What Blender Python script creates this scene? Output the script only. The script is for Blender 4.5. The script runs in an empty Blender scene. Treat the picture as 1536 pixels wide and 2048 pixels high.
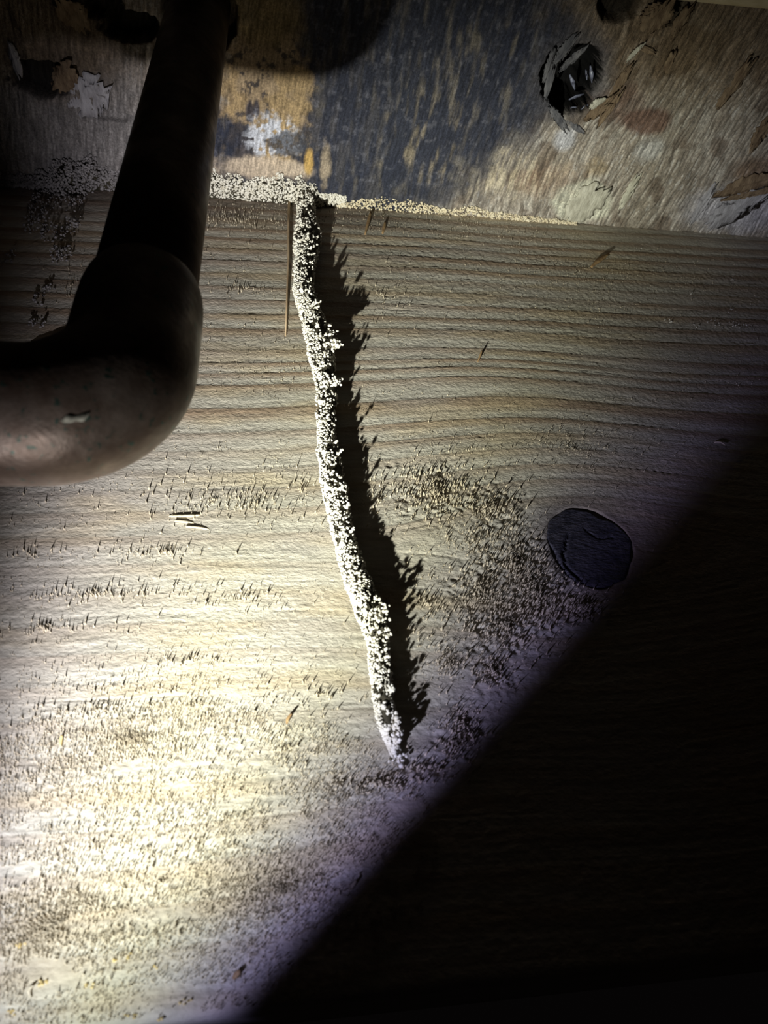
import bpy, math, random
import numpy as np
from mathutils import Matrix, Vector

random.seed(7)
rng = np.random.default_rng(11)
scene = bpy.context.scene
col = scene.collection

# ------------------------------------------------------------------ camera
F_PX = 1402.0
CAM = np.array([-0.0394, -0.12966, -0.2418])
_v1 = np.array([9625 - 768, 1054 - 1024, F_PX]); _v2 = np.array([552 - 768, -778 - 1024, F_PX])
_X = _v1 / np.linalg.norm(_v1)
_Z = _v2 - _X * (_v2 @ _X); _Z /= np.linalg.norm(_Z)
ROT = np.stack([_X, np.cross(_Z, _X), _Z])            # camera axes -> world axes
cam_data = bpy.data.cameras.new('camera')
cam = bpy.data.objects.new('camera', cam_data); col.objects.link(cam)
cam_data.sensor_fit = 'VERTICAL'; cam_data.sensor_height = 36.0; cam_data.sensor_width = 27.0
cam_data.lens = F_PX / 2048 * 36
cam_data.clip_start = 0.001; cam_data.clip_end = 50
cam_data.dof.use_dof = True; cam_data.dof.focus_distance = 0.195; cam_data.dof.aperture_fstop = 30
m = Matrix.Identity(4)
for i in range(3):
    m[i][0] = ROT[i, 0]; m[i][1] = -ROT[i, 1]; m[i][2] = -ROT[i, 2]; m[i][3] = CAM[i]
cam.matrix_world = m
scene.camera = cam

# ------------------------------------------------------------------ world, exposure
world = bpy.data.worlds.new('world'); scene.world = world; world.use_nodes = True
bg = world.node_tree.nodes['Background']
bg.inputs[0].default_value = (1.0, 0.8, 0.8, 1); bg.inputs[1].default_value = 0.0016
vs = scene.view_settings
vs.view_transform = 'Standard'; vs.look = 'None'; vs.gamma = 1.0; vs.exposure = 0.0; vs.use_curve_mapping = False

# ------------------------------------------------------------------ the torch held low beside the joist
LIGHT = np.array([-0.083, -0.0468, -0.263])
AIM = np.array([0.3526, 0.0346, 0.9351]); AIM /= np.linalg.norm(AIM)         # where the hot core points
KAPPA = 7.4
# beam cut-offs added to the lamp for shape: inward normals of three soft planes
SIDE_LOW = (-0.6605, 0.0904, 0.7453); SIDE_LEFT = (0.995, 0.0608, 0.0787); SIDE_OUT = (0.0958, 0.9954, 0.0074)
def ramp(node, stops):
    el = node.color_ramp.elements
    while len(el) > 1: el.remove(el[-1])
    el[0].position = stops[0][0]; el[0].color = (*stops[0][1], 1)
    for p, c in stops[1:]:
        n = el.new(p); n.color = (*c, 1)
ld = bpy.data.lights.new('torch_beam', 'SPOT')
ld.energy = 4.25; ld.shadow_soft_size = 0.0013
ld.spot_size = math.radians(150); ld.spot_blend = 0.1
ld.use_nodes = True
nt = ld.node_tree; nt.nodes.clear()
def nmath(op, a, b=None):
    n = nt.nodes.new('ShaderNodeMath'); n.operation = op
    for k, v in enumerate((a, b)):
        if v is None: continue
        if isinstance(v, (int, float)): n.inputs[k].default_value = v
        else: nt.links.new(v, n.inputs[k])
    return n.outputs[0]
def ndot(vec, ax):
    n = nt.nodes.new('ShaderNodeVectorMath'); n.operation = 'DOT_PRODUCT'; n.inputs[1].default_value = tuple(ax)
    nt.links.new(vec, n.inputs[0]); return n.outputs['Value']
o_ = nt.nodes.new('ShaderNodeOutputLight'); e_ = nt.nodes.new('ShaderNodeEmission'); g_ = nt.nodes.new('ShaderNodeNewGeometry')
inc = g_.outputs['Incoming']
def side(n, lo, hi):
    m = nt.nodes.new('ShaderNodeMapRange'); m.interpolation_type = 'SMOOTHSTEP'
    m.inputs['From Min'].default_value = math.sin(math.radians(lo)); m.inputs['From Max'].default_value = math.sin(math.radians(hi))
    nt.links.new(ndot(inc, n), m.inputs['Value']); return m.outputs['Result']
core = nmath('EXPONENT', nmath('MULTIPLY', nmath('SUBTRACT', ndot(inc, AIM), 1.0), KAPPA))
low = nmath('MULTIPLY', side(SIDE_LOW, -1.3, 2.8), nmath('ADD', nmath('MULTIPLY', side(SIDE_LOW, 0.0, 24.0), .62), .38))
trim = nmath('MULTIPLY', nmath('MULTIPLY', low, side(SIDE_LEFT, -5.0, 9.5)), nmath('ADD', nmath('MULTIPLY', side(SIDE_OUT, -3.5, 9.5), .93), .07))
rc_ = nt.nodes.new('ShaderNodeValToRGB')
nt.links.new(side(SIDE_LOW, -1.0, 24.0), rc_.inputs[0])
cool = nt.nodes.new('ShaderNodeValToRGB'); nt.links.new(ndot(inc, AIM), cool.inputs[0])
ramp(cool, [(.30, (.80, .90, 1)), (.55, (.86, .94, 1)), (.78, (.95, .98, 1)), (.93, (1, 1, .94)), (1, (1, 1, .94))])
mixc = nt.nodes.new('ShaderNodeMix'); mixc.data_type = 'RGBA'; mixc.blend_type = 'MULTIPLY'; mixc.inputs['Factor'].default_value = 1
rim = nt.nodes.new('ShaderNodeValToRGB'); nt.links.new(side(SIDE_LEFT, -5.0, 40.0), rim.inputs[0])
ramp(rim, [(0, (.90, .84, 1)), (.25, (.94, .91, 1)), (.7, (1, 1, .97)), (1, (1, 1, 1))])
mixr = nt.nodes.new('ShaderNodeMix'); mixr.data_type = 'RGBA'; mixr.blend_type = 'MULTIPLY'; mixr.inputs['Factor'].default_value = 1
nt.links.new(rc_.outputs[0], mixr.inputs['A']); nt.links.new(rim.outputs[0], mixr.inputs['B'])
nt.links.new(mixr.outputs['Result'], mixc.inputs['A']); nt.links.new(cool.outputs[0], mixc.inputs['B'])
nt.links.new(mixc.outputs['Result'], e_.inputs[0]); nt.links.new(nmath('MULTIPLY', trim, core), e_.inputs[1]); nt.links.new(e_.outputs[0], o_.inputs[0])
ramp(rc_, [(0.0, (.52, .47, 1)), (.14, (.70, .70, 1)), (.40, (.92, .94, .98)), (.70, (.98, 1, .90)), (1, (.98, 1, .97))])
light = bpy.data.objects.new('torch_beam', ld); col.objects.link(light)
light.location = LIGHT
light.rotation_euler = Vector(AIM).to_track_quat('-Z', 'Y').to_euler()

# ------------------------------------------------------------------ helpers
def ray(px, py): return ROT @ np.array([px - 768, py - 1024, F_PX])
def board_pt(px, py, y=0.0):
    r = ray(px, py); return CAM + r * ((y - CAM[1]) / r[1])
def ceil_pt(px, py, z=0.0):
    r = ray(px, py); return CAM + r * ((z - CAM[2]) / r[2])

def _hash(ix, iy, seed):
    h = (ix * 374761393 + iy * 668265263 + seed * 1442695041) & 0xFFFFFFFF
    h = ((h ^ (h >> 13)) * 1274126177) & 0xFFFFFFFF
    h = (h ^ (h >> 16)) & 0xFFFFFF
    return h / float(0xFFFFFF)
def vn(x, y, seed=0):
    x0 = np.floor(x).astype(np.int64); y0 = np.floor(y).astype(np.int64)
    fx = x - x0; fy = y - y0
    fx = fx * fx * (3 - 2 * fx); fy = fy * fy * (3 - 2 * fy)
    a = _hash(x0, y0, seed); b = _hash(x0 + 1, y0, seed); c = _hash(x0, y0 + 1, seed); d = _hash(x0 + 1, y0 + 1, seed)
    return (a + (b - a) * fx) * (1 - fy) + (c + (d - c) * fx) * fy
def fbm(x, y, oct=3, seed=0, gain=.5):
    s = 0; a = 1; t = 0
    for k in range(oct):
        s = s + a * vn(x * 2 ** k + 17.3 * k, y * 2 ** k - 9.1 * k, seed + 31 * k); t += a; a *= gain
    return s / t
def ss(a, b, x):
    t = np.clip((x - a) / (b - a), 0, 1); return t * t * (3 - 2 * t)

def tag(o, label=None, cat=None, group=None, kind=None):
    if label: o['label'] = label
    if cat: o['category'] = cat
    if group: o['group'] = group
    if kind: o['kind'] = kind
    return o
def link(name, me, mat, parent=None):
    o = bpy.data.objects.new(name, me); col.objects.link(o)
    if mat: me.materials.append(mat)
    if parent: o.parent = parent
    return o
def empty(name, loc=(0, 0, 0)):
    o = bpy.data.objects.new(name, None); col.objects.link(o); o.empty_display_size = .01
    return o
def np_mesh(name, verts, faces, smooth=True, colors=None, extra=None):
    """verts (n,3); faces (m,k) array of constant k; extra: list of additional polygons"""
    me = bpy.data.meshes.new(name)
    verts = np.asarray(verts, dtype=np.float32); faces = np.asarray(faces, dtype=np.int32)
    loops = faces.ravel(); k = faces.shape[1]
    starts = np.arange(len(faces), dtype=np.int32) * k; totals = np.full(len(faces), k, dtype=np.int32)
    if extra:
        ex = []; st = []; tt = []; n = len(loops)
        for p in extra: st.append(n); tt.append(len(p)); ex += list(p); n += len(p)
        loops = np.concatenate([loops, np.array(ex, dtype=np.int32)])
        starts = np.concatenate([starts, np.array(st, dtype=np.int32)]); totals = np.concatenate([totals, np.array(tt, dtype=np.int32)])
    me.vertices.add(len(verts)); me.vertices.foreach_set('co', verts.ravel())
    me.loops.add(len(loops)); me.loops.foreach_set('vertex_index', loops)
    me.polygons.add(len(starts)); me.polygons.foreach_set('loop_start', starts); me.polygons.foreach_set('loop_total', totals)
    if smooth: me.polygons.foreach_set('use_smooth', np.ones(len(starts), dtype=bool))
    me.update(calc_edges=True); me.validate()
    if colors is not None:
        c = np.ones((len(verts), 4), dtype=np.float32); c[:len(colors), :3] = colors
        if len(colors) < len(verts): c[len(colors):, :3] = colors[-1]
        at = me.color_attributes.new('Col', 'FLOAT_COLOR', 'POINT'); at.data.foreach_set('color', c.ravel())
    return me

def grid_slab(name, P, nrm_back, colors, flip=False):
    """P (ny,nx,3) front surface; a flat back at offset, closed by skirts"""
    ny, nx = P.shape[:2]
    idx = np.arange(ny * nx).reshape(ny, nx)
    a = idx[:-1, :-1].ravel(); b = idx[:-1, 1:].ravel(); c = idx[1:, 1:].ravel(); d = idx[1:, :-1].ravel()
    f = np.stack([a, b, c, d], 1)
    ring = np.concatenate([idx[0, :], idx[1:, -1], idx[-1, -2::-1], idx[-2:0:-1, 0]])
    V = P.reshape(-1, 3)
    back = V[ring].copy(); ax, val = nrm_back; back[:, ax] = val
    nb = len(V); n = len(ring); j = np.arange(n); j2 = (j + 1) % n
    sk = np.stack([ring[j2], ring[j], nb + j, nb + j2], 1)
    f = np.concatenate([f, sk])
    if flip: f = f[:, ::-1]
    cap = list(nb + j); cap = cap if flip else cap[::-1]
    return np_mesh(name, np.concatenate([V, back]), f, True, np.concatenate([colors.reshape(-1, 3), np.tile(colors.reshape(-1, 3)[:1], (n, 1))]), [cap])

# ------------------------------------------------------------------ materials
def mat(name, rough=.8, spec=.3):
    mm = bpy.data.materials.new(name); mm.use_nodes = True
    b = mm.node_tree.nodes['Principled BSDF']
    b.inputs['Roughness'].default_value = rough; b.inputs['Specular IOR Level'].default_value = spec
    return mm, mm.node_tree, b
def noise(nt, scale, detail=3, stretch=(1, 1, 1), rough=.6):
    tc = nt.nodes.new('ShaderNodeTexCoord'); mp = nt.nodes.new('ShaderNodeMapping'); mp.inputs['Scale'].default_value = stretch
    n = nt.nodes.new('ShaderNodeTexNoise'); n.inputs['Scale'].default_value = scale
    n.inputs['Detail'].default_value = detail; n.inputs['Roughness'].default_value = rough
    nt.links.new(tc.outputs['Object'], mp.inputs[0]); nt.links.new(mp.outputs[0], n.inputs['Vector'])
    return n
def mult(nt, a, b, fac=1.0):
    mx = nt.nodes.new('ShaderNodeMix'); mx.data_type = 'RGBA'; mx.blend_type = 'MULTIPLY'; mx.inputs['Factor'].default_value = fac
    nt.links.new(a, mx.inputs['A']); nt.links.new(b, mx.inputs['B']); return mx.outputs['Result']
def cramp(nt, src, stops):
    r = nt.nodes.new('ShaderNodeValToRGB'); ramp(r, stops); nt.links.new(src, r.inputs[0]); return r.outputs[0]
def bump(nt, bsdf, src, strength, dist):
    b = nt.nodes.new('ShaderNodeBump'); b.inputs['Strength'].default_value = strength; b.inputs['Distance'].default_value = dist
    nt.links.new(src, b.inputs['Height']); nt.links.new(b.outputs[0], bsdf.inputs['Normal']); return b
def attr_mat(name, n1, n2, lo, hi, rough=.85, spec=.2, bstr=.5, bdist=.0001):
    mm, nt, b = mat(name, rough, spec)
    at = nt.nodes.new('ShaderNodeVertexColor'); at.layer_name = 'Col'
    a = noise(nt, *n1); c = cramp(nt, a.outputs['Fac'], [(.3, (lo,) * 3), (.7, (hi,) * 3)])
    nt.links.new(mult(nt, at.outputs['Color'], c), b.inputs['Base Color'])
    bn = noise(nt, *n2); bump(nt, b, bn.outputs['Fac'], bstr, bdist)
    return mm
def flat_mat(name, c1, c2, scale, stretch=(1, 1, 1), rough=.85, spec=.2, bstr=.4, bdist=.0002, metal=0):
    mm, nt, b = mat(name, rough, spec)
    a = noise(nt, scale, 4, stretch)
    nt.links.new(cramp(nt, a.outputs['Fac'], [(.35, c1), (.65, c2)]), b.inputs['Base Color'])
    b.inputs['Metallic'].default_value = metal
    a2 = noise(nt, scale * 2.3, 3, stretch); bump(nt, b, a2.outputs['Fac'], bstr, bdist)
    return mm

M = {}
_q = ceil_pt(1262, 210) - ceil_pt(1200, 330); FIBRE_ANGLE = math.atan2(_q[1], _q[0])
M['wood'] = attr_mat('weathered_softwood', (900, 3, (.18, 1, 1)), (2100, 3, (.55, 1, 1)), .84, 1.16, .82, .25, .9, .00022)
M['ply'], nt, b_ = mat('mouldy_plywood', .85, .25)
at_ = nt.nodes.new('ShaderNodeVertexColor'); at_.layer_name = 'Col'
pn1 = noise(nt, 1500, 4); pn2 = noise(nt, 1100, 4, (.16, 1, 1)); pn3 = noise(nt, 4200, 3)
for nd in nt.nodes:
    if nd.type == 'MAPPING' and abs(nd.inputs['Scale'].default_value[0] - .16) < .01:                # fibres run aslant across the sheet
        vr = nt.nodes.new('ShaderNodeVectorRotate'); vr.rotation_type = 'Z_AXIS'; vr.inputs['Angle'].default_value = -FIBRE_ANGLE
        src = nd.inputs[0].links[0].from_socket; nt.links.new(src, vr.inputs['Vector']); nt.links.new(vr.outputs[0], nd.inputs[0])
pc = mult(nt, at_.outputs['Color'], cramp(nt, pn1.outputs['Fac'], [(.3, (.62,) * 3), (.7, (1.35,) * 3)]))
pc = mult(nt, pc, cramp(nt, pn2.outputs['Fac'], [(.3, (.55,) * 3), (.7, (1.4,) * 3)]))
nt.links.new(pc, b_.inputs['Base Color'])
ph_ = nt.nodes.new('ShaderNodeMath'); ph_.operation = 'ADD'; nt.links.new(pn2.outputs['Fac'], ph_.inputs[0]); nt.links.new(pn3.outputs['Fac'], ph_.inputs[1])
bump(nt, b_, ph_.outputs[0], .9, .00045)
M['fibre'] = flat_mat('wood_fibre', (.50, .42, .30), (.66, .58, .44), 900)
M['fibre_dark'] = flat_mat('brown_wood_fibre', (.20, .12, .06), (.36, .24, .12), 700)
M['yellow'] = flat_mat('resinous_wood', (.55, .40, .16), (.75, .60, .30), 700)
M['knot'] = flat_mat('dark_knot', (.025, .025, .036), (.075, .07, .085), 260, (1, 1, 2.5), .6, .35, .9, .0006)
M['mud_core'] = flat_mat('gap_shade_earth', (.03, .027, .018), (.07, .06, .04), 900)  # same soil as the grains, darkened so shade in the gaps is painted
M['grain'] = flat_mat('pale_soil_grain', (.62, .58, .48), (.85, .82, .74), 700, rough=.75)
M['grain_dim'] = flat_mat('dimmed_soil_grain', (.20, .185, .18), (.38, .36, .355), 600, rough=.8)  # pale soil grain darkened to paint in the dim light left of the pipe
M['grain_cream'] = flat_mat('cream_frass', (.60, .50, .33), (.82, .74, .56), 600, rough=.8)
M['void'] = flat_mat('black_gap', (.006, .006, .006), (.014, .012, .01), 300)

# ------------------------------------------------------------------ joist (big wooden board with the sawn face)
MM = 1000.0
def graded(a, b, da, db):
    out = [a]
    while out[-1] < b:
        t = (out[-1] - a) / (b - a); out.append(out[-1] + da + (db - da) * t)
    out[-1] = b
    return np.array(out)
xs = np.concatenate([[-420, -320, -240, -190, -160], graded(-142, 168, .34, .40), [185, 220, 300, 420]])
zs = graded(-235, 0, .22, .42)
XX, ZZ = np.meshgrid(xs, zs)
KN = board_pt(1180, 1092) * MM                                     # knot
kx, kz = XX - KN[0], ZZ - KN[2]
# grain lines swell round the knot
warp = 15 * np.exp(-(kx / 38) ** 2) * np.exp(-np.abs(kz) / 34.0) * np.tanh(kz / 7.0)
warp += 2.5 * (fbm(XX / 60, ZZ / 30, 2, 3) - .5) + .018 * XX + 4 * np.exp(-((XX - 10) / 60) ** 2) * np.exp(-((ZZ + 90) / 30) ** 2)
S = ZZ - warp
ringw = S / 6.6 + 1.3 * (vn(S * 0 + 3.3, S / 14, 8) - .5)
ph = ringw - np.floor(ringw)
late = ss(.25, .85, ph) * (1 - ss(.93, 1.0, ph))                   # slow darkening, sharp end
lw = .35 + .65 * ss(-135, -95, ZZ)                                 # strongest in the upper half
lw = lw * (.55 + .9 * vn(S / 9, XX / 160, 40))
fine = fbm(XX / 22, S / .9, 3, 21)                                 # long thin grain
fine2 = fbm(XX / 9, S / .42, 2, 22)
def blob(px, py, rx, ry, soft=.5, plane='b'):
    if plane == 'b':
        c = board_pt(px, py) * MM; ex = abs((board_pt(px + rx, py) * MM)[0] - c[0]); ez = abs((board_pt(px, py + ry) * MM)[2] - c[2])
        return c[0], c[2], ex, ez
    c = ceil_pt(px, py) * MM; ex = abs((ceil_pt(px + rx, py) * MM)[0] - c[0]); ey = abs((ceil_pt(px, py + ry) * MM)[1] - c[1])
    return c[0], c[1], ex, ey
def bmask(A, B, bl, wob=0.35, seed=5, soft=.45, sc=6.0):
    cx, cy, ex, ey = bl
    r = np.sqrt(((A - cx) / ex) ** 2 + ((B - cy) / ey) ** 2) + wob * 2 * (fbm(A / sc, B / sc, 5, seed, .62) - .5)
    return 1 - ss(1 - soft, 1 + soft, r)
TORN = [(870, 985, 62, 50), (985, 1015, 60, 34), (1030, 1130, 62, 70), (960, 1180, 50, 48), (1070, 1190, 60, 60), (1010, 1250, 75, 50),
        (925, 1450, 34, 38), (985, 1345, 42, 36), (760, 1565, 100, 18), (845, 1535, 45, 16), (1160, 1215, 45, 30), (910, 1490, 40, 30)]
torn = np.zeros_like(XX)
for k, t in enumerate(TORN): torn = np.maximum(torn, bmask(XX, ZZ, blob(t[0], t[1], t[2] * 1.12, t[3] * 1.12), .95, 60 + k, .75, 4.0))
fuzzb = blob(300, 1720, 520, 380); fuzz = bmask(XX, ZZ, fuzzb, .5, 77, .5, 14.0)
fuzz = np.maximum(fuzz, .55 * bmask(XX, ZZ, blob(1050, 560, 420, 110), .4, 78, .6, 14.0))
fuzz = np.maximum(fuzz, .5 * bmask(XX, ZZ, blob(130, 1240, 220, 60), .4, 79, .6, 10.0))
knotr = np.sqrt((kx / 10.6) ** 2 + (kz / 11.8) ** 2) + .16 * (fbm(XX / 5, ZZ / 5, 2, 91) - .5)
gran = fbm(XX / .62, ZZ / .55, 2, 23); gran2 = fbm(XX / 1.5, S / 1.0, 2, 24)
patchy = .45 + 1.1 * fbm(XX / 18, S / 6, 2, 27)
out = .10 * lw * late + .13 * (fine - .5) + .09 * (fine2 - .5)
out += (.15 + .16 * fuzz) * patchy * (gran - .5) + (.10 + .10 * fuzz) * patchy * (gran2 - .5)
out += torn * (1.5 * (fbm(XX / 1.25, ZZ / 1.15, 3, 25, .55) - .5) - .2)
out += .35 * (fbm(XX / 40, ZZ / 18, 2, 26) - .5)
groove = np.exp(-((S - 0 * XX) % 3.7 - 1.8) ** 2 / .012) * ss(.62, .76, fbm(XX / 30, np.floor(S / 3.7) * 7.7, 2, 31))
out -= .16 * groove
out = np.where(knotr < 1.02, out * .3 - .55 * (1 - ss(.985, 1.02, knotr)), out)
# rounded lower arris, tiny round at the top
out -= 2.2 * (1 - np.sqrt(np.clip(1 - (1 - np.clip((ZZ + 235) / 2.2, 0, 1)) ** 2, 0, 1)))
early = np.array([.52, .485, .405]); latec = np.array([.30, .20, .125])
mixl = np.clip(late * lw * (.75 + .5 * fine), 0, 1)[..., None]
C = early * (1 - mixl * .82) + latec * mixl * .82
tone = fbm(XX / 45, S / 10, 3, 33)[..., None]
C = C * (.80 + .4 * tone)
grey = ss(.45, .75, fbm(XX / 30, S / 12, 3, 35))[..., None] * .45
C = C * (1 - grey) + np.array([.47, .43, .38]) * grey
warm = (ss(.5, .8, fbm(XX / 26, S / 5, 3, 36)) * .5)[..., None]
C = C * (1 - warm) + np.array([.52, .42, .27]) * warm
C = C * (1 - .35 * torn[..., None] * fbm(XX / 2, ZZ / 2, 2, 37)[..., None])
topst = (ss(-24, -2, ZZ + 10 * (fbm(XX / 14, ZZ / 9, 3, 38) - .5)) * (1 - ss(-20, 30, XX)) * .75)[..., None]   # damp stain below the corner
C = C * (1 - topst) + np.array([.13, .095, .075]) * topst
kh = (1 - ss(.95, 1.55, knotr))[..., None] * .6
C = C * (1 - kh) + np.array([.13, .11, .11]) * kh
redb = (ss(-110, -150, ZZ) * ss(20, 60, XX) * .35)[..., None]
C = C * (1 - redb) + np.array([.30, .16, .09]) * redb
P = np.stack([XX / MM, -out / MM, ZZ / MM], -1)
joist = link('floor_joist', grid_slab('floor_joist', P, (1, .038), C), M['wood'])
tag(joist, 'broad weathered wooden floor joist with rough sawn face, raked by torchlight', 'joist')
del gran, gran2, patchy, groove, warp, mixl, XX, ZZ, S, fine, fine2, torn, fuzz, ringw, ph, late, C, P

# dark knot, a separate plug in the joist face
def disc_knot(c, rx, rz, name):
    n, mrad = 96, 26
    v = []; f = []
    for j in range(mrad + 1):
        r = j / mrad
        for i in range(n):
            a = 2 * math.pi * i / n
            wob = 1 + .06 * math.sin(3 * a + 1) + .04 * math.sin(5 * a) + .02 * math.sin(11 * a)
            v.append((r * rx * wob * math.cos(a), 0, r * rz * wob * math.sin(a)))
    v = np.array(v)
    h = .06 + .22 * (fbm(v[:, 0] / 2.2 + 5, v[:, 2] / .9, 3, 14) - .5)
    # ragged check cracks inside the knot
    crk = np.abs(v[:, 0] + 6.2 - 1.5 * np.sin(v[:, 2] / 2.5) - .8 * (vn(v[:, 2], v[:, 0] * 0, 3) - .5))
    h -= .9 * np.exp(-(crk / .28) ** 2) * (v[:, 2] < 4)
    crk2 = np.abs(v[:, 2] - 4.5 + .55 * (v[:, 0] - 1) + 1.2 * np.sin(v[:, 0] / 1.6))
    h -= .6 * np.exp(-(crk2 / .22) ** 2) * (v[:, 0] > 0) * (v[:, 0] < 7)
    rr = np.repeat(np.arange(mrad + 1) / mrad, n); h -= .5 * ss(.975, 1, rr)
    v[:, 1] = -h
    for j in range(mrad):
        for i in range(n):
            i2 = (i + 1) % n
            f.append((j * n + i, j * n + i2, (j + 1) * n + i2, (j + 1) * n + i))
    v = v / MM + np.array([c[0], 0, c[2]]) / MM
    return np_mesh(name, v, np.array(f), True)
k = link('knot', disc_knot(KN, 10.5, 11.6, 'knot'), M['knot'], joist); tag(k, 'round blue-black knot with ragged cracks')

# raised fibres standing off the sawn face (uncountable): one part
def spikes(pts, h, w, lean, nrm):
    """pts (n,3) mm, tetra spikes along nrm with lean vectors (mm)"""
    n = len(pts); ang = rng.uniform(0, 2 * np.pi, n)
    nrm = np.asarray(nrm, float)
    t1 = np.array([1, 0, 0.]); t2 = np.cross(nrm, t1)
    V = np.empty((n, 4, 3))
    for k in range(3):
        a = ang + k * 2 * np.pi / 3
        V[:, k] = pts + (np.cos(a) * w)[:, None] * t1 + (np.sin(a) * w * .7)[:, None] * t2 - nrm * .12
    V[:, 3] = pts + nrm * h[:, None] + lean
    base = np.arange(n)[:, None] * 4
    F = np.concatenate([base + np.array([[0, 1, 3]]), base + np.array([[1, 2, 3]]), base + np.array([[2, 0, 3]])])
    return V.reshape(-1, 3) / MM, F
sp = []
def add_spikes(px, py, rx, ry, n, h0, h1, w0, w1, gauss=False, clump=0.0, pw=2.0):
    cx, cz, ex, ez = blob(px, py, rx, ry)
    a = rng.uniform(0, 2 * np.pi, n); r = np.abs(rng.normal(0, .62, n)) if gauss else np.sqrt(rng.uniform(0, 1, n))
    p = np.stack([cx + ex * r * np.cos(a), np.zeros(n), cz + ez * r * np.sin(a)], 1)
    ok = (p[:, 2] > -234) & (p[:, 2] < -1) & (((p[:, 0] - KN[0]) / 11) ** 2 + ((p[:, 2] - KN[2]) / 12) ** 2 > 1)
    if clump: ok &= fbm(p[:, 0] / 9, p[:, 2] / 2.6, 3, int(px)) > clump
    p = p[ok]; n = len(p)
    h = h0 + (h1 - h0) * rng.uniform(0, 1, n) ** pw; w = rng.uniform(w0, w1, n) * (.7 + .5 * h / h1)
    lean = np.stack([rng.normal(0, .16, n) * h, np.zeros(n), rng.normal(0, .14, n) * h], 1)
    sp.append((p, h, w, lean))
for t in TORN: add_spikes(t[0], t[1], t[2] * 1.3, t[3] * 1.3, int(t[2] * t[3] / 7), .3, 1.7, .12, .34, True)
add_spikes(950, 1080, 300, 230, 900, .3, 1.5, .10, .24, True, .42)
add_spikes(900, 1330, 160, 220, 500, .3, 1.4, .10, .24, True, .42)
add_spikes(300, 1720, 580, 420, 26000, .25, 1.25, .07, .15, False, .38, 1.6)
add_spikes(260, 1480, 420, 220, 5200, .25, 1.15, .08, .17, True, .40, 1.6)
add_spikes(120, 1850, 330, 200, 4200, .3, 1.4, .09, .18, True, .40, 1.4)
add_spikes(560, 1780, 240, 170, 3600, .2, 1.0, .08, .17, True, .40)
for (px, py, rx, ry, n) in [(330, 1105, 150, 24, 90), (60, 1110, 70, 18, 30), (190, 1190, 220, 26, 150), (90, 1255, 140, 18, 80), (385, 1322, 70, 12, 50),
                            (500, 1010, 110, 46, 110), (470, 1200, 160, 34, 90), (600, 980, 50, 70, 44), (480, 580, 90, 16, 46), (760, 590, 110, 90, 80),
                            (640, 1390, 110, 50, 60), (560, 1500, 130, 60, 110), (760, 1000, 60, 60, 60), (850, 1210, 80, 50, 80), (890, 1330, 80, 70, 90),
                            (150, 570, 110, 70, 40), (470, 440, 90, 34, 160), (430, 1000, 330, 90, 170), (200, 1420, 250, 60, 200)]:
    add_spikes(px, py, rx, ry, n, .45, 1.5, .13, .27, True, 0, 1.5)
add_spikes(900, 620, 680, 230, 3600, .12, .55, .12, .26, False, .45)
add_spikes(1180, 540, 230, 90, 1500, .15, .7, .12, .28, True, .42)
add_spikes(760, 445, 400, 24, 700, .25, 1.0, .12, .27)
add_spikes(500, 1000, 520, 480, 6000, .10, .5, .08, .18, False, .46)
add_spikes(1150, 900, 280, 90, 500, .2, 1.0, .10, .22, True)
pp, hh, ww, ll = [np.concatenate([q[i] for q in sp]) for i in range(4)]
V, F = spikes(pp, hh, ww, ll, (0, -1, 0))
fb = link('raised_fibres', np_mesh('raised_fibres', V, F, False), M['fibre'], joist); tag(fb, kind='stuff')

# single splinters and chips lying up off the face
def sliver(name, p0, p1, wid, lift0, lift1, thick, material, parent, curl=0.0, seg=8):
    a = np.array(p0, float); b = np.array(p1, float); d = b - a; L = np.linalg.norm(d); d /= L
    side = np.cross(d, [0, 1, 0]); side /= np.linalg.norm(side)
    v = []; r = random.Random(int(abs(a[0]) * 1e6) + 3)
    for i in range(seg + 1):
        t = i / seg; w = wid * (math.sin(math.pi * min(max(.12 + .8 * t, 0), 1)) ** .6) * (.85 + .3 * r.random())
        c = a + d * L * t + side * curl * math.sin(math.pi * t)
        y = -(lift0 + (lift1 - lift0) * t)
        for s, q in ((-1, 0), (1, 0), (1, 1), (-1, 1)):
            p = c + side * s * w / 2; v.append((p[0], y + q * thick, p[2]))
    f = []
    for i in range(seg):
        for j in range(4): f.append((i * 4 + j, i * 4 + (j + 1) % 4, i * 4 + 4 + (j + 1) % 4, i * 4 + 4 + j))
    me = np_mesh(name, np.array(v), np.array(f), False, None, [(3, 2, 1, 0), (seg * 4, seg * 4 + 1, seg * 4 + 2, seg * 4 + 3)])
    return link(name, me, material, parent)
def bsl(x0, y0, x1, y1, wid, l0, l1, material, curl=0, label=None, name='splinter'):
    o = sliver(name, board_pt(x0, y0), board_pt(x1, y1), wid / MM, l0 / MM, l1 / MM, .0003, material, joist, curl / MM)
    if label: o['label'] = label
    return o
bsl(573, 1448, 583, 1432, .6, .1, 1.3, M['fibre_dark'], .2, 'short brown splinter standing out')
bsl(122, 1494, 126, 1474, .5, .2, 1.0, M['yellow'], .1)
bsl(350, 1044, 388, 1046, .7, .55, .05, M['fibre'], .2); bsl(372, 1055, 418, 1058, .6, .5, .05, M['fibre'], .2); bsl(338, 1032, 400, 1031, .9, .15, .35, M['fibre'])
bsl(955, 725, 962, 708, .5, .1, 1.6, M['fibre_dark']); bsl(1182, 535, 1215, 515, 1.6, .2, 1.6, M['fibre_dark'], .4)
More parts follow.
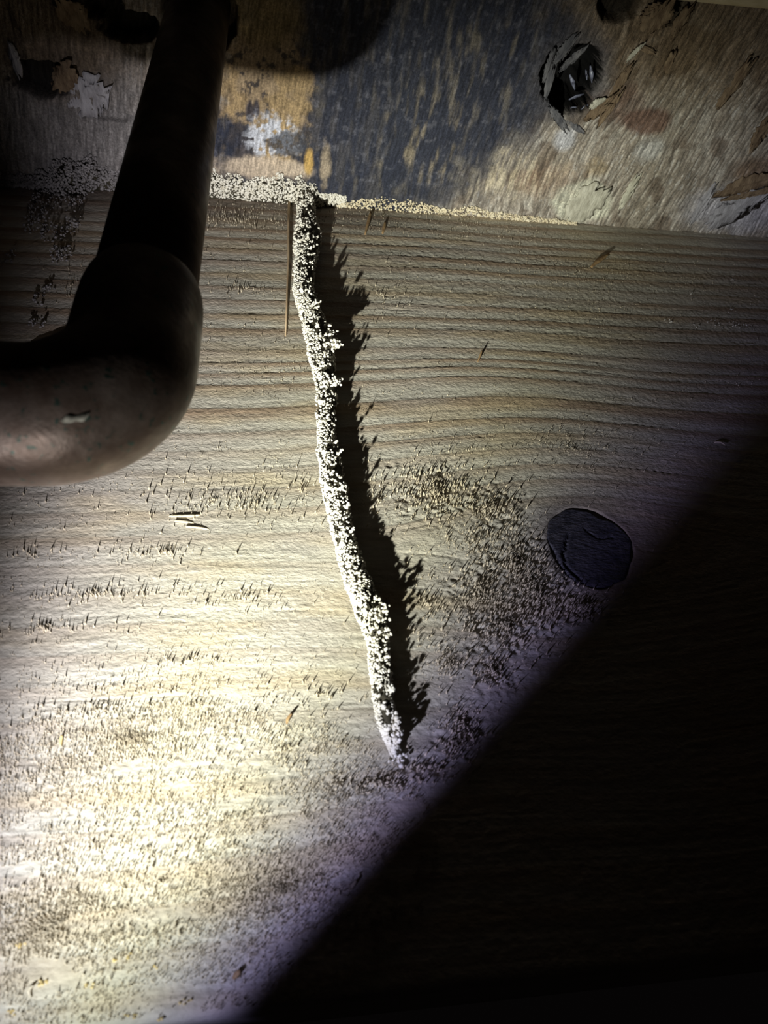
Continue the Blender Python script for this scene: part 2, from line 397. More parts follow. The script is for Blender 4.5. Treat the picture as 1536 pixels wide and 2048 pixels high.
bsl(1428, 886, 1448, 894, .6, .4, .9, M['fibre'], .8); bsl(730, 470, 741, 430, 1.0, .3, 1.6, M['fibre_dark']); bsl(765, 468, 770, 448, 1.0, .2, 1.1, M['fibre_dark'])
bsl(700, 1782, 712, 1762, .5, .1, .9, M['fibre']); bsl(466, 1958, 480, 1942, .8, .1, 1.0, M['fibre_dark'])
bsl(560, 1494, 572, 1462, .3, .1, .8, M['fibre'])
def tuft(px, py, rx, ry, n, h0, h1, w, material, label=None):
    cx, cz, ex, ez = blob(px, py, rx, ry)
    p = np.stack([cx + ex * rng.uniform(-1, 1, n), np.zeros(n), cz + ez * rng.uniform(-1, 1, n)], 1); h = rng.uniform(h0, h1, n)
    V, F = spikes(p, h, rng.uniform(.7, 1.2, n) * w, rng.normal(0, .3, (n, 3)) * np.array([1, 0, 1]) * h[:, None], (0, -1, 0))
    o = link('fibre_tuft', np_mesh('fibre_tuft', V, F, False), material, joist)
    if label: o['label'] = label
for (px, py, rx, ry, n) in [(244, 1914, 18, 6, 7), (88, 1966, 12, 7, 5), (180, 1972, 9, 5, 4), (371, 2003, 14, 6, 6), (262, 2033, 12, 5, 5), (316, 1933, 7, 4, 3), (320, 2037, 8, 4, 4), (44, 1889, 9, 5, 4), (20, 2026, 10, 6, 4)]:
    tuft(px, py, rx, ry, n, .35, .8, .38, M['yellow'])
bsl(62, 1994, 70, 1972, .5, .2, 1.0, M['fibre'], .5)
bsl(66, 694, 128, 690, 1.3, .3, 2.2, M['grain_dim'], .6, 'pale lifted chip above the pipe', 'lifted_chip')
bsl(62, 688, 128, 676, 2.2, .2, .8, M['fibre'], .8, None, 'lifted_chip')
for (px, py, rx, ry, n) in [(1338, 645, 8, 5, 6), (1428, 648, 12, 8, 14), (1465, 652, 16, 8, 14), (1497, 655, 9, 7, 8), (1395, 652, 8, 4, 6), (1462, 620, 8, 6, 8), (1210, 518, 10, 6, 8), (1275, 500, 12, 4, 7), (1385, 590, 6, 4, 5), (1465, 560, 5, 4, 4)]:
    tuft(px, py, rx, ry, n, .3, .9, .28, M['grain'])

# ------------------------------------------------------------------ subfloor above (underside)
cxs = np.concatenate([[-420, -320, -240, -180, -155], graded(-138, 172, .36, .40), [190, 230, 300, 420]])
cys = np.concatenate([[-330, -220, -150, -115], graded(-96, 0.3, .38, .30)])
AX, AY = np.meshgrid(cxs, cys)
def cm(px, py, rx, ry, wob=.35, seed=5, soft=.4, sc=7.0): return bmask(AX, AY, blob(px, py, rx, ry, plane='c'), wob, seed, soft, sc)
# fibre direction: across the sheet towards the upper right
q0 = ceil_pt(1200, 330) * MM; q1 = ceil_pt(1262, 210) * MM
ga = math.atan2(q1[1] - q0[1], q1[0] - q0[0]); wv = 7 * (fbm(AX / 26, AY / 22, 2, 101) - .5)
U = AX * math.cos(ga) + AY * math.sin(ga); W = -AX * math.sin(ga) + AY * math.cos(ga) + wv
fib = fbm(U / 7, W / .7, 3, 103); fib2 = fbm(U / 3.4, W / .36, 2, 104); blot = fbm(AX / 9, AY / 8, 4, 105); spk = fbm(AX / 1.3, AY / 1.5, 3, 106)
vst = fbm(AX / 1.6, AY / 7, 3, 107)
C = np.empty(AX.shape + (3,)); C[:] = (.36, .31, .255)
def lay(colr, mask, amt=1.0):
    global C
    k = np.clip(mask * amt, 0, 1)[..., None]; C = C * (1 - k) + np.array(colr) * k
lay((.58, .54, .48), ss(.42, .64, fib) * ss(.35, .6, blot), .85)
lay((.19, .145, .11), ss(.54, .66, blot), .75)
lay((.60, .58, .55), ss(.60, .72, fib2) * ss(.5, .3, blot), .7)
lay((.20, .135, .075), cm(1400, 40, 330, 150, .3, 111, .5), .75)
lay((.17, .095, .07), cm(1292, 242, 50, 26, .3, 112, .3), .85); lay((.2, .12, .09), cm(1235, 205, 50, 34, .5, 113, .5), .6)
lay((.72, .71, .58), cm(1165, 405, 58, 42, .35, 114, .25, 4), .85); lay((.66, .66, .70), cm(1130, 275, 22, 26, .4, 115, .4), .8)
lay((.33, .24, .12), cm(1192, 335, 22, 20, .5, 116, .5, 3), .5); lay((.58, .57, .62), cm(1480, 420, 100, 44, .4, 117, .4), .8)
lay((.62, .62, .62), cm(1300, 300, 30, 26, .5, 118, .4), .6); lay((.2, .12, .07), cm(1515, 340, 50, 30, .3, 119, .4), .7)
lay((.36, .22, .13), cm(1085, 360, 60, 30, .7, 120, .6, 4), .4); lay((.58, .49, .34), cm(980, 345, 110, 46, .6, 121, .6, 5) * ss(.35, .6, fib), .7)
dark = np.maximum(cm(770, 190, 235, 330, .42, 130, .28, 12), cm(965, 130, 165, 215, .4, 131, .3, 10))
dark = np.maximum(dark, cm(470, 290, 55, 75, .4, 132, .3, 7))
lay((.028, .033, .054), dark, .97)
lay((.085, .08, .085), dark * ss(.40, .80, vst), .75)
lay((.17, .15, .125), dark * ss(.50, .85, vst) * ss(.52, .68, blot), .5)
lay((.16, .16, .19), dark * ss(.58, .82, spk), .5)
lay((.42, .34, .22), dark * cm(850, 270, 60, 80, .9, 133, .6, 4) * ss(.45, .8, vst), .5)
lay((.36, .31, .24), dark * cm(920, 150, 120, 120, .9, 146, .6, 5) * ss(.5, .85, vst), .35)
tan = cm(535, 205, 82, 145, .62, 134, .22, 5); lay((.42, .31, .19), tan, .95); lay((.045, .045, .055), tan * ss(.60, .70, spk), .85)
lay((.50, .35, .17), tan * ss(.52, .62, blot), .6)
lay((.03, .035, .055), cm(480, 300, 34, 52, .4, 135, .2, 4), .9); lay((.04, .04, .06), cm(500, 222, 9, 22, .4, 136, .3, 3), .9); lay((.04, .04, .06), cm(513, 218, 6, 18, .4, 137, .3, 3), .9)
lay((.70, .72, .80), cm(545, 275, 52, 38, .6, 138, .3, 3.5) * ss(.38, .5, spk), .95); lay((.05, .055, .07), cm(580, 290, 40, 26, .7, 139, .2, 3), .8)
lay((.62, .50, .38), cm(530, 336, 90, 22, .4, 140, .3, 4), .9); lay((.62, .40, .13), cm(618, 325, 9, 26, .3, 141, .3, 3), .9); lay((.5, .40, .28), cm(650, 330, 10, 40, .6, 142, .4, 3), .7)
lay((.27, .255, .25), cm(150, 250, 190, 150, .3, 143, .4), .9); lay((.16, .115, .07), cm(90, 60, 170, 120, .3, 144, .4), .85)
lay((.30, .22, .10), cm(520, 30, 80, 60, .3, 145, .4), .8)
C *= (1 + (1 - .7 * np.clip(dark, 0, 1)) * (-.5 + .68 * fib + .32 * fib2))[..., None]
lay((.11, .105, .115), cm(1146, 150, 78, 88, .25, 170, .3, 5), .8)
# relief (mm, positive = up into the sheet)
up = 1.0 * (fib - .5) + .55 * (fib2 - .5) + 1.5 * (fbm(AX / 6, AY / 6, 3, 108) - .5)
up *= 1 - .75 * np.clip(dark + tan, 0, 1); up += .18 * (spk - .5) + .12 * (vst - .5)
hole = cm(1146, 160, 58, 66, .34, 150, .10, 5); hole2 = cm(1150, 150, 70, 80, .3, 151, .25, 6)
up += 22 * hole + 1.3 * (hole2 - hole)
lip = cm(1118, 120, 60, 40, .2, 152, .4) * (1 - hole); up -= 1.2 * lip * (1 - ss(.4, 1, hole2))
voids = np.maximum.reduce([cm(78, 158, 62, 34, .35, 153, .15, 5), cm(200, 10, 40, 34, .4, 154, .2, 6), cm(255, 50, 50, 30, .4, 155, .2, 5), cm(1240, 12, 40, 30, .3, 156, .2, 5), cm(1352, 22, 22, 30, .4, 157, .2, 4)])
up += 7 * voids
up += 2.2 * cm(215, 232, 45, 9, .5, 158, .3, 3) + 1.6 * cm(20, 70, 20, 60, .4, 159, .4, 4)
up += 2.4 * (fbm(AX / 8, AY / 6, 3, 160) - .5) * cm(120, 150, 200, 190, .2, 161, .5) * (1 - voids)
pipehole = ((AX + 61.0) ** 2 + (AY + 55.5) ** 2) ** .5; up += 10 * (1 - ss(10.2, 11.2, pipehole + 1.5 * (vn(AX / 3, AY / 3, 5) - .5)))
C = C * (1 - .97 * np.clip(ss(.0, .12, hole) + .9 * voids, 0, 1)[..., None])  # shade inside the knot hole and voids painted near black
P = np.stack([AX / MM, AY / MM, up / MM], -1)
ceiling = link('ceiling', grid_slab('ceiling', P, (2, .03), C, flip=True), M['ply'])
tag(ceiling, 'underside of mouldy plywood subfloor with torn veneer and a knot hole', None, None, 'structure')
del AX, AY, fib, fib2, blot, spk, vst, C, P, U, W

# torn veneer flakes: curled sheets with ragged ends, parts of the subfloor
M['veneer_pale'] = flat_mat('pale_veneer', (.36, .34, .27), (.60, .58, .48), 420, (1.6, .5, 1), bstr=.8, bdist=.0005)
M['veneer_brown'] = flat_mat('brown_veneer', (.12, .08, .05), (.26, .19, .12), 420, (1.6, .5, 1), bstr=.8, bdist=.0005)
M['veneer_lilac'] = flat_mat('grey_veneer', (.26, .25, .26), (.46, .45, .47), 420, (1.6, .5, 1), bstr=.8, bdist=.0005)
def flake(p0, p1, wid, drop0, drop1, material, label=None, name='veneer_flake', belly=.4, seed=1):
    a = ceil_pt(*p0); b = ceil_pt(*p1); d = b - a; L = np.linalg.norm(d); d = d / L; s = np.cross([0, 0, 1], d)
    nu, nv = 22, 9; r = np.random.default_rng(seed); endj0 = r.uniform(-.14, .12, nv); endj1 = r.uniform(-.22, .14, nv); ed = r.uniform(.72, 1.12, nu)
    top = np.zeros((nu, nv, 3))
    for i in range(nu):
        t = i / (nu - 1)
        for j in range(nv):
            q = j / (nv - 1) * 2 - 1
            tt = t * (1 + endj1[j] - endj0[j]) + endj0[j]
            w = wid / MM * .5 * (math.sin(math.pi * (.10 + .75 * t)) ** .8) * ed[i]
            z = -(drop0 + (drop1 - drop0) * t * t + belly * (1 - q * q) + .16 * math.sin(9 * q + seed)) / MM
            p = a + d * L * tt + s * q * w; top[i, j] = (p[0], p[1], z)
    bot = top.copy(); bot[..., 2] += .0006
    V = np.concatenate([top.reshape(-1, 3), bot.reshape(-1, 3)]); n = nu * nv; ix = np.arange(n).reshape(nu, nv)
    f = np.stack([ix[:-1, :-1], ix[:-1, 1:], ix[1:, 1:], ix[1:, :-1]], -1).reshape(-1, 4)
    F = [f, f[:, ::-1] + n]
    ring = np.concatenate([ix[0, :], ix[1:, -1], ix[-1, -2::-1], ix[-2:0:-1, 0]]); j = np.arange(len(ring)); k2 = (j + 1) % len(ring)
    F.append(np.stack([ring[k2], ring[j], ring[j] + n, ring[k2] + n], 1))
    o = link(name, np_mesh(name, V, np.concatenate(F), False), material, ceiling)
    if label: o['label'] = label
    return o
flake((1140, 438), (1205, 372), 13, .2, 1.2, M['veneer_pale'], 'pale greenish veneer scrap by the joist edge', seed=2)
flake((1425, 448), (1536, 372), 12, .3, 1.6, M['veneer_lilac'], 'grey lilac veneer scrap', seed=3)
flake((1430, 388), (1540, 350), 7, .3, 2.4, M['veneer_brown'], 'brown curled veneer strip', seed=4)
flake((1452, 395), (1545, 372), 3, .8, 2.6, M['veneer_brown'], seed=5)
flake((1290, 62), (1335, -8), 10, .3, 3.5, M['veneer_brown'], 'torn fibrous veneer tongue', seed=6)
flake((1345, 75), (1378, 5), 4.5, .2, 2.0, M['veneer_brown'], seed=7)
flake((1330, 150), (1345, 96), 3.0, .2, 2.0, M['veneer_brown'], seed=8)
flake((1255, 120), (1285, 84), 1.6, .4, 1.4, M['veneer_pale'], seed=9); flake((1278, 92), (1306, 104), 2.0, .4, 1.2, M['veneer_brown'], seed=10)

flake((1500, 300), (1545, 228), 5, .2, 1.8, M['veneer_brown'], seed=13)


flake((1172, 236), (1215, 205), 4, .4, 1.8, M['veneer_brown'], seed=16); flake((1190, 226), (1228, 182), 2.4, .8, 2.0, M['veneer_brown'], seed=17)
flake((1180, 214), (1206, 194), 3, .8, 1.4, M['veneer_pale'], seed=18)
flake((112, 176), (150, 128), 7, .3, 3.0, M['veneer_brown'], seed=19); flake((20, 88), (44, 150), 3, .4, 2.2, M['veneer_lilac'], seed=20)
flake((170, 60), (120, -10), 9, .3, 3.0, M['veneer_brown'], seed=21); flake((150, 215), (215, 160), 12, .3, 1.6, M['veneer_lilac'], seed=22)
M['veneer_grey'] = flat_mat('dark_grey_veneer', (.07, .07, .078), (.19, .185, .19), 420, (1.6, .5, 1), bstr=.8, bdist=.0005)
for k_, (p_, q_, w_) in enumerate([((1090, 196), (1108, 128), 3.0), ((1104, 132), (1150, 70), 3.4), ((1122, 138), (1172, 92), 2.4), ((1100, 214), (1132, 258), 3.0), ((1088, 160), (1106, 100), 2.0), ((1128, 240), (1165, 262), 2.2)]):
    flake(p_, q_, w_, .1, .9, M['veneer_grey'], 'grey fibrous lip of the knot hole' if k_ == 1 else None, seed=40 + k_)
flake((1196, 250), (1240, 180), 3.2, .2, 1.2, M['veneer_brown'], seed=50); flake((1215, 205), (1262, 130), 3.4, .1, 1.0, M['veneer_brown'], seed=51)
flake((1385, 440), (1428, 372), 4.2, .1, .8, M['veneer_lilac'], seed=52); flake((1240, 420), (1276, 350), 3.6, .1, .7, M['veneer_pale'], seed=53); flake((1440, 210), (1500, 120), 5, .1, 1.2, M['veneer_brown'], seed=54)
# glossy shards inside the knot hole
M['shard'] = flat_mat('wet_shard', (.03, .03, .05), (.30, .32, .42), 700, rough=.3, spec=.6)
def shard(p0, p1, wid, z0, z1, seed):
    a = ceil_pt(*p0, z0 / MM); b = ceil_pt(*p1, z1 / MM); d = (b - a); s = np.cross(d, [0, 0, 1]); s = s / np.linalg.norm(s) * wid / MM / 2; up_ = np.array([0, 0, .0006]); m2 = (a + b) / 2 + s * .6
    V = [a - s * .4, a + s * .4, m2 + s, b + s * .3, b - s * .3, m2 - s * 1.6]
    V = np.array(V + [v + up_ for v in V]); n = 6
    F = [(i, (i + 1) % n, (i + 1) % n + n, i + n) for i in range(n)]
    link('hole_shard', np_mesh('hole_shard', V, np.array(F), False, None, [tuple(range(n))[::-1], tuple(range(n, 2 * n))]), M['shard'], ceiling)
shard((1140, 150), (1150, 180), 1.0, 6, 7, 1); shard((1181, 132), (1184, 166), 1.0, 4, 3, 2); shard((1138, 200), (1168, 188), .7, 3.5, 4, 3)
shard((1172, 140), (1174, 160), .6, 6, 6, 4); shard((1160, 224), (1180, 210), 1.2, 2, 2, 5); shard((1142, 216), (1156, 222), 1.2, 3, 4, 6)

# pale board edge crossing the upper right corner
M['cleat'] = flat_mat('pale_batten_wood', (.42, .34, .20), (.58, .50, .34), 420, (.2, 1, 1))
e0 = ceil_pt(1325, -2, -.002); e1 = ceil_pt(1560, 22, -.002); dd = (e1 - e0); dd /= np.linalg.norm(dd); nn = np.array([dd[1], -dd[0], 0])
if nn[1] > 0: nn = -nn
bv = []; A0 = e0 - dd * .001; B0 = e1 + dd * .12
for p in (A0, B0):
    for (o, z) in ((0, .0), (0, -.0014), (.0006, -.002), (.04, -.002), (.04, .0)):
        q = p + nn * o; bv.append((q[0], q[1], z))
bf = [(i, (i + 1) % 5, (i + 1) % 5 + 5, i + 5) for i in range(5)]
batten = link('batten', np_mesh('batten', np.array(bv), np.array(bf)[:, ::-1], False, None, [(0, 1, 2, 3, 4), (9, 8, 7, 6, 5)]), M['cleat'])
tag(batten, 'pale straight-edged wooden strip fixed under the subfloor in the top right corner', 'wood strip')

# ------------------------------------------------------------------ soil grains
_t = (1 + 5 ** .5) / 2
ICO_V = np.array([(-1, _t, 0), (1, _t, 0), (-1, -_t, 0), (1, -_t, 0), (0, -1, _t), (0, 1, _t), (0, -1, -_t), (0, 1, -_t), (_t, 0, -1), (_t, 0, 1), (-_t, 0, -1), (-_t, 0, 1)]) / math.sqrt(1 + _t * _t)
ICO_F = np.array([(0, 11, 5), (0, 5, 1), (0, 1, 7), (0, 7, 10), (0, 10, 11), (1, 5, 9), (5, 11, 4), (11, 10, 2), (10, 7, 6), (7, 1, 8), (3, 9, 4), (3, 4, 2), (3, 2, 6), (3, 6, 8), (3, 8, 9), (4, 9, 5), (2, 4, 11), (6, 2, 10), (8, 6, 7), (9, 8, 1)])
def grains(name, pts, rad, material, parent):
    """pts in mm; angular little lumps"""
    n = len(pts); qn = rng.normal(size=(n, 4)); qn /= np.linalg.norm(qn, axis=1)[:, None]; w, x, y, z = qn.T
    R3 = np.stack([1 - 2 * (y * y + z * z), 2 * (x * y - z * w), 2 * (x * z + y * w), 2 * (x * y + z * w), 1 - 2 * (x * x + z * z), 2 * (y * z - x * w), 2 * (x * z - y * w), 2 * (y * z + x * w), 1 - 2 * (x * x + y * y)], 1).reshape(n, 3, 3)
    sc = rng.uniform(.65, 1.3, (n, 1, 3)); base = ICO_V[None] * sc * (1 + rng.uniform(-.25, .25, (n, 12, 1)))
    V = np.einsum('nij,nkj->nki', R3, base) * np.asarray(rad)[:, None, None] + np.asarray(pts)[:, None, :]
    F = (np.arange(n)[:, None, None] * 12 + ICO_F[None]).reshape(-1, 3)
    o = link(name, np_mesh(name, V.reshape(-1, 3) / MM, F, False), material, parent); o['kind'] = 'stuff'
    return o

# ------------------------------------------------------------------ the mud tube
TUBE = [(612, 402, 40), (612, 425, 34), (616, 470, 58), (614, 500, 52), (610, 530, 44), (607, 575, 44), (614, 610, 46), (628, 645, 48), (641, 690, 58), (645, 730, 50), (655, 775, 46), (653, 850, 40), (658, 910, 48), (668, 970, 52), (682, 1040, 46),
        (698, 1105, 48), (718, 1165, 58), (736, 1215, 58), (756, 1275, 46), (764, 1340, 46), (768, 1395, 44), (779, 1450, 38), (790, 1485, 24), (794, 1500, 10)]
ctr = np.array([board_pt(a, b, -.003) * MM for a, b, w in TUBE])
wid = np.array([abs((board_pt(a + w / 2, b, -.003) - board_pt(a - w / 2, b, -.003))[0]) * MM for a, b, w in TUBE])
NT = 260; ti = np.linspace(0, len(TUBE) - 1, NT)
def ip(arr): return np.interp(ti, np.arange(len(TUBE)), arr)
px_, pz_, pw_ = ip(ctr[:, 0]), ip(ctr[:, 2]), ip(wid)
for _ in range(2): pw_ = np.convolve(np.pad(pw_, 2, 'edge'), np.ones(5) / 5, 'valid')
th = np.clip(5.9 - .6 * ss(-60, -200, pz_), 0, 9) * np.clip(pw_ / 6.0, .25, 1.15)      # how far it stands off the board
th = np.minimum(th, 6.6)
NA = 28
core = []
for i in range(NT):
    for j in range(NA):
        a = 2 * math.pi * j / NA
        n_ = .80 + .34 * fbm(np.array([j / 3.0 + 7]), np.array([i / 3.0]), 3, 7)[0]
        hw = pw_[i] * .5 * .80
        core.append((px_[i] + hw * n_ * math.cos(a), -th[i] * .46 - th[i] * .46 * n_ * math.sin(a), pz_[i] + .5 * math.cos(3 * a)))
core = np.array(core)
ixc = np.arange(NT * NA).reshape(NT, NA); nx2 = np.roll(ixc, -1, 1)
cf = np.stack([ixc[:-1], nx2[:-1], nx2[1:], ixc[1:]], -1).reshape(-1, 4)
tube = empty('mud_tube'); tag(tube, 'long narrow termite mud tube of pale crumbly grains running down the joist', 'mud tube')
link('tube_wall', np_mesh('tube_wall', core / MM, cf, True, None, [tuple(ixc[0])[::-1], tuple(ixc[-1])]), M['mud_core'], tube)
gp, gr = [], []
n = 6600
ii = rng.integers(0, NT - 1, n); tt = rng.uniform(0, 1, n)
aa = rng.uniform(-.15 * math.pi, 1.15 * math.pi, n)
left = rng.uniform(0, 1, n) < .45; aa[left] = rng.uniform(.5 * math.pi, 1.1 * math.pi, left.sum())
pxx = px_[ii] + (px_[ii + 1] - px_[ii]) * tt; pzz = pz_[ii] + (pz_[ii + 1] - pz_[ii]) * tt; ppw = pw_[ii]; pth = th[ii]
hol = fbm(aa * 1.1 + 9, pzz / 3.2, 2, 29); keep = (hol > .34 + .08 * np.clip(np.cos(aa), -.4, 1)); ii, tt, aa = ii[keep], tt[keep], aa[keep]; pxx, pzz, ppw, pth = pxx[keep], pzz[keep], ppw[keep], pth[keep]; n = len(ii)
lump = .80 + .34 * fbm(aa * 1.6 + 3, pzz / 2.6, 2, 19)
gp.append(np.stack([pxx + ppw * .47 * lump * np.cos(aa), -pth * .46 - pth * .52 * lump * np.sin(aa), pzz], 1)); gr.append(rng.uniform(.17, .44, n) * np.clip(.8 + .35 * (pzz + 200) / 180, .75, 1.15))
# crumbs that stick out along the crest and throw the jagged shadow
for s in range(95):
    i = rng.integers(0, NT - 12); a = rng.uniform(.25, .8) * math.pi; L = rng.uniform(.3, 2.3)
    k = int(3 + L * 2.5); e = np.linspace(0, L, k)
    cx = px_[i] + (pw_[i] * .45 + e * .8) * math.cos(a); cy = -th[i] * .46 - (th[i] * .50 + e) * math.sin(a)
    gp.append(np.stack([cx, cy, np.full(k, pz_[i]) - e * .1], 1) + rng.normal(0, .2, (k, 3))); gr.append(rng.uniform(.22, .48, k))
# side stubs
def cluster(px, py, y, n, sx, sy, sz, r0, r1):
    c = board_pt(px, py, y / MM) * MM; gp.append(c + rng.normal(0, 1, (n, 3)) * np.array([sx, sy, sz])); gr.append(rng.uniform(r0, r1, n))
cluster(658, 672, -6, 60, 1.3, .8, 1.6, .25, .55); cluster(666, 690, -6.5, 50, 1.6, .6, .8, .25, .55); cluster(664, 764, -6, 60, 1.6, .7, .8, .25, .5); cluster(596, 372 + 160, -3, 30, .8, .8, 2, .2, .5)
cluster(765, 1222, -5, 30, .6, .8, 1, .2, .5); cluster(796, 1472, -4, 14, .4, .4, .4, .2, .5); cluster(793, 1442, -4, 14, .4, .4, .4, .2, .5)
cluster(792, 1510, -.6, 40, 1.0, .4, 1.0, .2, .45)
grains('soil_grains', np.concatenate(gp), np.concatenate(gr), M['grain'], tube)

# ------------------------------------------------------------------ mud crust packed in the corner between joist and subfloor
def crust(name, label, edge, n, material, cm_=True, rmin=.22, rmax=.55):
    """edge: list of (px x, px y upper edge on subfloor, px y lower edge on joist)"""
    root = empty(name); tag(root, label, 'mud crust')
    X = []; A = []; B = []
    for (x, yu, yl) in edge:
        c = ceil_pt(x, yu) * MM; b = board_pt(x, yl) * MM; X.append((c[0] + b[0]) / 2); A.append(max(.3, -c[1])); B.append(max(.15, -b[2]))
    X, A, B = map(np.array, (X, A, B)); K = 150; xx = np.linspace(X[0], X[-1], K); a = np.interp(xx, X, A); b = np.interp(xx, X, B)
    a = a * (.72 + .5 * vn(xx / 1.7, xx * 0, 4)); b = b * (.7 + .5 * vn(xx / 1.9, xx * 0, 9))
    if cm_:
        prof = [(0, 0), (1, 0), (.8, .25), (.45, .5), (.2, .8), (0, 1)]; V = []
        for i in range(K):
            for (u, v_) in prof:
                V.append((xx[i], -a[i] * .9 * u + (1.0 if u == 0 else 0), -b[i] * .9 * v_ - .35 * a[i] * u * (1 - u) * 2 + (1.0 if v_ == 0 else 0)))
        V = np.array(V); V[:, 1:] += rng.normal(0, .12, (len(V), 2)); q = len(prof); ix = np.arange(K * q).reshape(K, q); nx = np.roll(ix, -1, 1)
        f = np.stack([ix[:-1], nx[:-1], nx[1:], ix[1:]], -1).reshape(-1, 4)
        link('crust_body', np_mesh('crust_body', V / MM, f, True, None, [tuple(ix[0])[::-1], tuple(ix[-1])]), M['mud_core'], root)
    i = rng.integers(0, K, n); t = rng.uniform(0, 1, n) ** .8
    dpt = (.35 * a[i] * t * (1 - t) * 2 + .25 * b[i] * np.sqrt(t * (1 - t)))
    p = np.stack([xx[i] + rng.normal(0, .3, n), -a[i] * t - .1, -b[i] * (1 - t) - dpt - .05], 1) + rng.normal(0, .18, (n, 3))
    p[:, 1] = np.minimum(p[:, 1], -.15); p[:, 2] = np.minimum(p[:, 2], -.15)
    grains('soil_grains', p, rng.uniform(rmin, rmax, n), material, root)
    return root
crust('mud_crust', 'thick band of pale crumbly mud in the corner above the mud tube', [(415, 345, 394), (450, 352, 398), (500, 358, 400), (545, 348, 402), (590, 350, 408), (625, 368, 414), (650, 384, 412), (690, 394, 412)], 2300, M['grain'], True, .14, .46)
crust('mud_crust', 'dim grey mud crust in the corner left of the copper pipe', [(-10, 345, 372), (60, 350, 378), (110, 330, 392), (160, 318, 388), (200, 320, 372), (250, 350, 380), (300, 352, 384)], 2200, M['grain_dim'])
crust('frass_line', 'thin line of cream coloured crumbs along the corner right of the mud tube', [(676, 400, 415), (760, 396, 418), (860, 408, 424), (890, 418, 424), (920, 412, 430), (1000, 424, 438), (1100, 438, 446), (1150, 444, 449)], 1500, M['grain_cream'], False, .15, .42)['category'] = 'crumbs'

# loose mud clumps smeared down the joist left of the pipe
def smear(name, label, blobs, material):
    root = empty(name); tag(root, label, 'mud clumps'); P_ = []; R_ = []
    for (px, py, rx, ry, n, y) in blobs:
        cx, cz, ex, ez = blob(px, py, rx, ry); a = rng.uniform(0, 6.283, n); r = np.sqrt(rng.uniform(0, 1, n))
        P_.append(np.stack([cx + ex * r * np.cos(a), -rng.uniform(.1, y, n), cz + ez * r * np.sin(a)], 1)); R_.append(rng.uniform(.16, .48, n))
    grains('soil_grains', np.concatenate(P_), np.concatenate(R_), material, root)
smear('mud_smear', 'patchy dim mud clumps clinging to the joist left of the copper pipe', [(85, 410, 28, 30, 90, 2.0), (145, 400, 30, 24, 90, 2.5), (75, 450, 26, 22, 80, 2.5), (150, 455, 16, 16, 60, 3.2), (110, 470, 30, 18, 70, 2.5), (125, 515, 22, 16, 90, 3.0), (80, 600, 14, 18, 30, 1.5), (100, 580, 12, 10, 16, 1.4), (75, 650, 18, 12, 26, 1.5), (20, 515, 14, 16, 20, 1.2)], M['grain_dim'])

# ------------------------------------------------------------------ dry stalk hanging beside the tube
def sweep(name, pts, rads, material, parent=None, na=16, caps=True, squash=1.0):
    pts = [Vector(p) for p in pts]; n = len(pts); V = []; prev = None
    for i in range(n):
        t = (pts[min(i + 1, n - 1)] - pts[max(i - 1, 0)]).normalized()
        u = (prev - t * prev.dot(t)).normalized() if prev else t.orthogonal().normalized()
        prev = u; w = t.cross(u)
        for j in range(na):
            a = 2 * math.pi * j / na; V.append(tuple(pts[i] + (u * math.cos(a) + w * math.sin(a)) * rads[i]))
    ix = np.arange(n * na).reshape(n, na); nx = np.roll(ix, -1, 1)
    f = np.stack([ix[:-1], nx[:-1], nx[1:], ix[1:]], -1).reshape(-1, 4)
    return link(name, np_mesh(name, np.array(V), f, True, None, [tuple(ix[0])[::-1], tuple(ix[-1])] if caps else None), material, parent)
M['stalk'] = flat_mat('dry_stalk', (.36, .25, .15), (.52, .40, .26), 500, (1, 1, .2))
sk = [board_pt(578, 402, -.0011), board_pt(577, 450, -.0010), board_pt(577, 520, -.0009), board_pt(574, 590, -.0007), board_pt(571, 672, -.00035)]
st = sweep('dry_stalk', [np.array(p) for p in sk], [.00045, .00042, .00036, .0003, .00018], M['stalk'], None, 8)
tag(st, 'thin brown dry stalk lying upright on the joist left of the mud tube', 'stalk')

# ------------------------------------------------------------------ copper pipe with elbow
mm_, nt, b = mat('aged_copper', .42, .5)
n1 = noise(nt, 90, 5); n2 = noise(nt, 650, 4); n3 = noise(nt, 160, 3, (1, 1, 1))
c1 = cramp(nt, n1.outputs['Fac'], [(.3, (.05, .032, .025)), (.5, (.11, .075, .06)), (.72, (.21, .165, .145))])
gm = cramp(nt, n2.outputs['Fac'], [(.61, (0, 0, 0)), (.67, (1, 1, 1))])
mx = nt.nodes.new('ShaderNodeMix'); mx.data_type = 'RGBA'; nt.links.new(gm, mx.inputs['Factor']); nt.links.new(c1, mx.inputs['A']); mx.inputs['B'].default_value = (.04, .07, .058, 1)
nt.links.new(mx.outputs['Result'], b.inputs['Base Color'])
b.inputs['Metallic'].default_value = .6
nt.links.new(cramp(nt, n3.outputs['Fac'], [(.3, (.32,) * 3), (.7, (.62,) * 3)]), b.inputs['Roughness'])
bump(nt, b, n2.outputs['Fac'], .35, .0003)
M['copper'] = mm_
PX, PY, ZE = -.0612, -.0548, -.1655
PR, HR, BR = .0087, .0101, .0125
pipe = empty('copper_pipe'); tag(pipe, 'aged copper pipe dropping from the subfloor and turning left at an elbow', 'pipe')
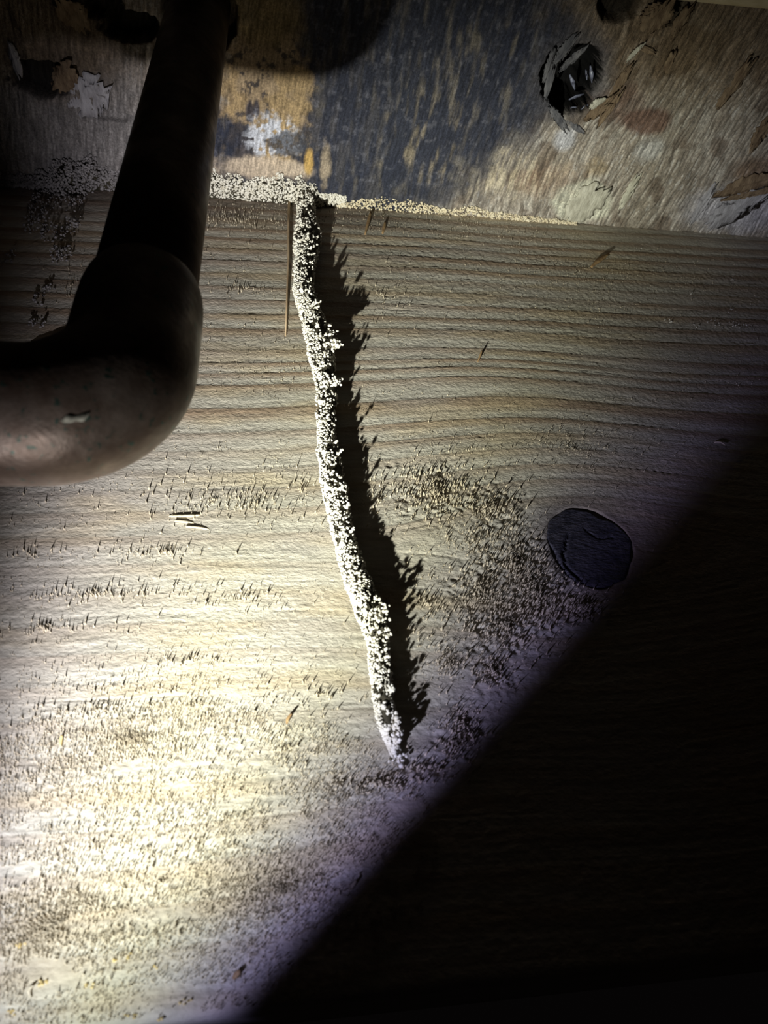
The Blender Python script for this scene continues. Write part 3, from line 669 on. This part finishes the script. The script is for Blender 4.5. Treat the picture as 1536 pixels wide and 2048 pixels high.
sweep('vertical_pipe', [(PX, PY, .009), (PX, PY, -.05), (PX, PY, -.10), (PX, PY, -.140)], [PR] * 4, M['copper'], pipe, 64)
path = []; rad = []
zt = -.1345
for z, r in ((zt, PR + .0001), (zt - .0006, HR - .0009), (zt - .0022, HR - .0004), (zt - .0045, HR - .0001), (zt - .0080, HR), (ZE + BR, HR)): path.append((PX, PY, z)); rad.append(r)
for i in range(1, 25):
    a = math.pi / 2 * i / 24; path.append((PX - BR + BR * math.cos(a), PY, ZE + BR - BR * math.sin(a))); rad.append(HR + .0004 * math.sin(2 * a))
for x, r in ((PX - BR - .004, HR), (PX - BR - .0085, HR + .0003), (PX - BR - .0098, HR - .0001), (PX - BR - .0104, HR - .0008), (PX - BR - .0107, PR + .0001)): path.append((x, PY, ZE)); rad.append(r)
elbow = sweep('elbow_fitting', path, rad, M['copper'], pipe, 64)
sweep('horizontal_pipe', [(PX - BR - .006, PY, ZE), (-.12, PY, ZE), (-.3, PY, ZE)], [PR] * 3, M['copper'], pipe, 64)
M['smear'] = flat_mat('pale_flux_smear', (.14, .13, .11), (.42, .40, .35), 900)
from mathutils.bvhtree import BVHTree
_bv = BVHTree.FromPolygons([tuple(q.co) for q in elbow.data.vertices], [tuple(p.vertices) for p in elbow.data.polygons])
def pipe_front(px, py):
    hit, nn_, _, _ = _bv.ray_cast(Vector(CAM), Vector(ray(px, py)).normalized()); return np.array(hit) + np.array(nn_) * (.00008 if nn_.dot(Vector(ray(px, py))) < 0 else -.00008)
v = []
for i in range(14):
    t = i / 13; x = 122 + 58 * t; yc = 842 - 4 * math.sin(5 * t) - 22 * t ** 3; hw = 2 + 7 * math.sin(math.pi * t) * (1 + .5 * math.sin(9 * t))
    for s in (-1, 1): v.append(tuple(pipe_front(x, yc - s * hw)))
sm = np_mesh('solder_smear', np.array(v), np.array([(2 * i, 2 * i + 1, 2 * i + 3, 2 * i + 2) for i in range(13)]), True)
so = link('solder_smear', sm, M['smear'], elbow); so['label'] = 'pale flux smear on the elbow'
md = so.modifiers.new('thickness', 'SOLIDIFY'); md.thickness = .00012; md.offset = 0
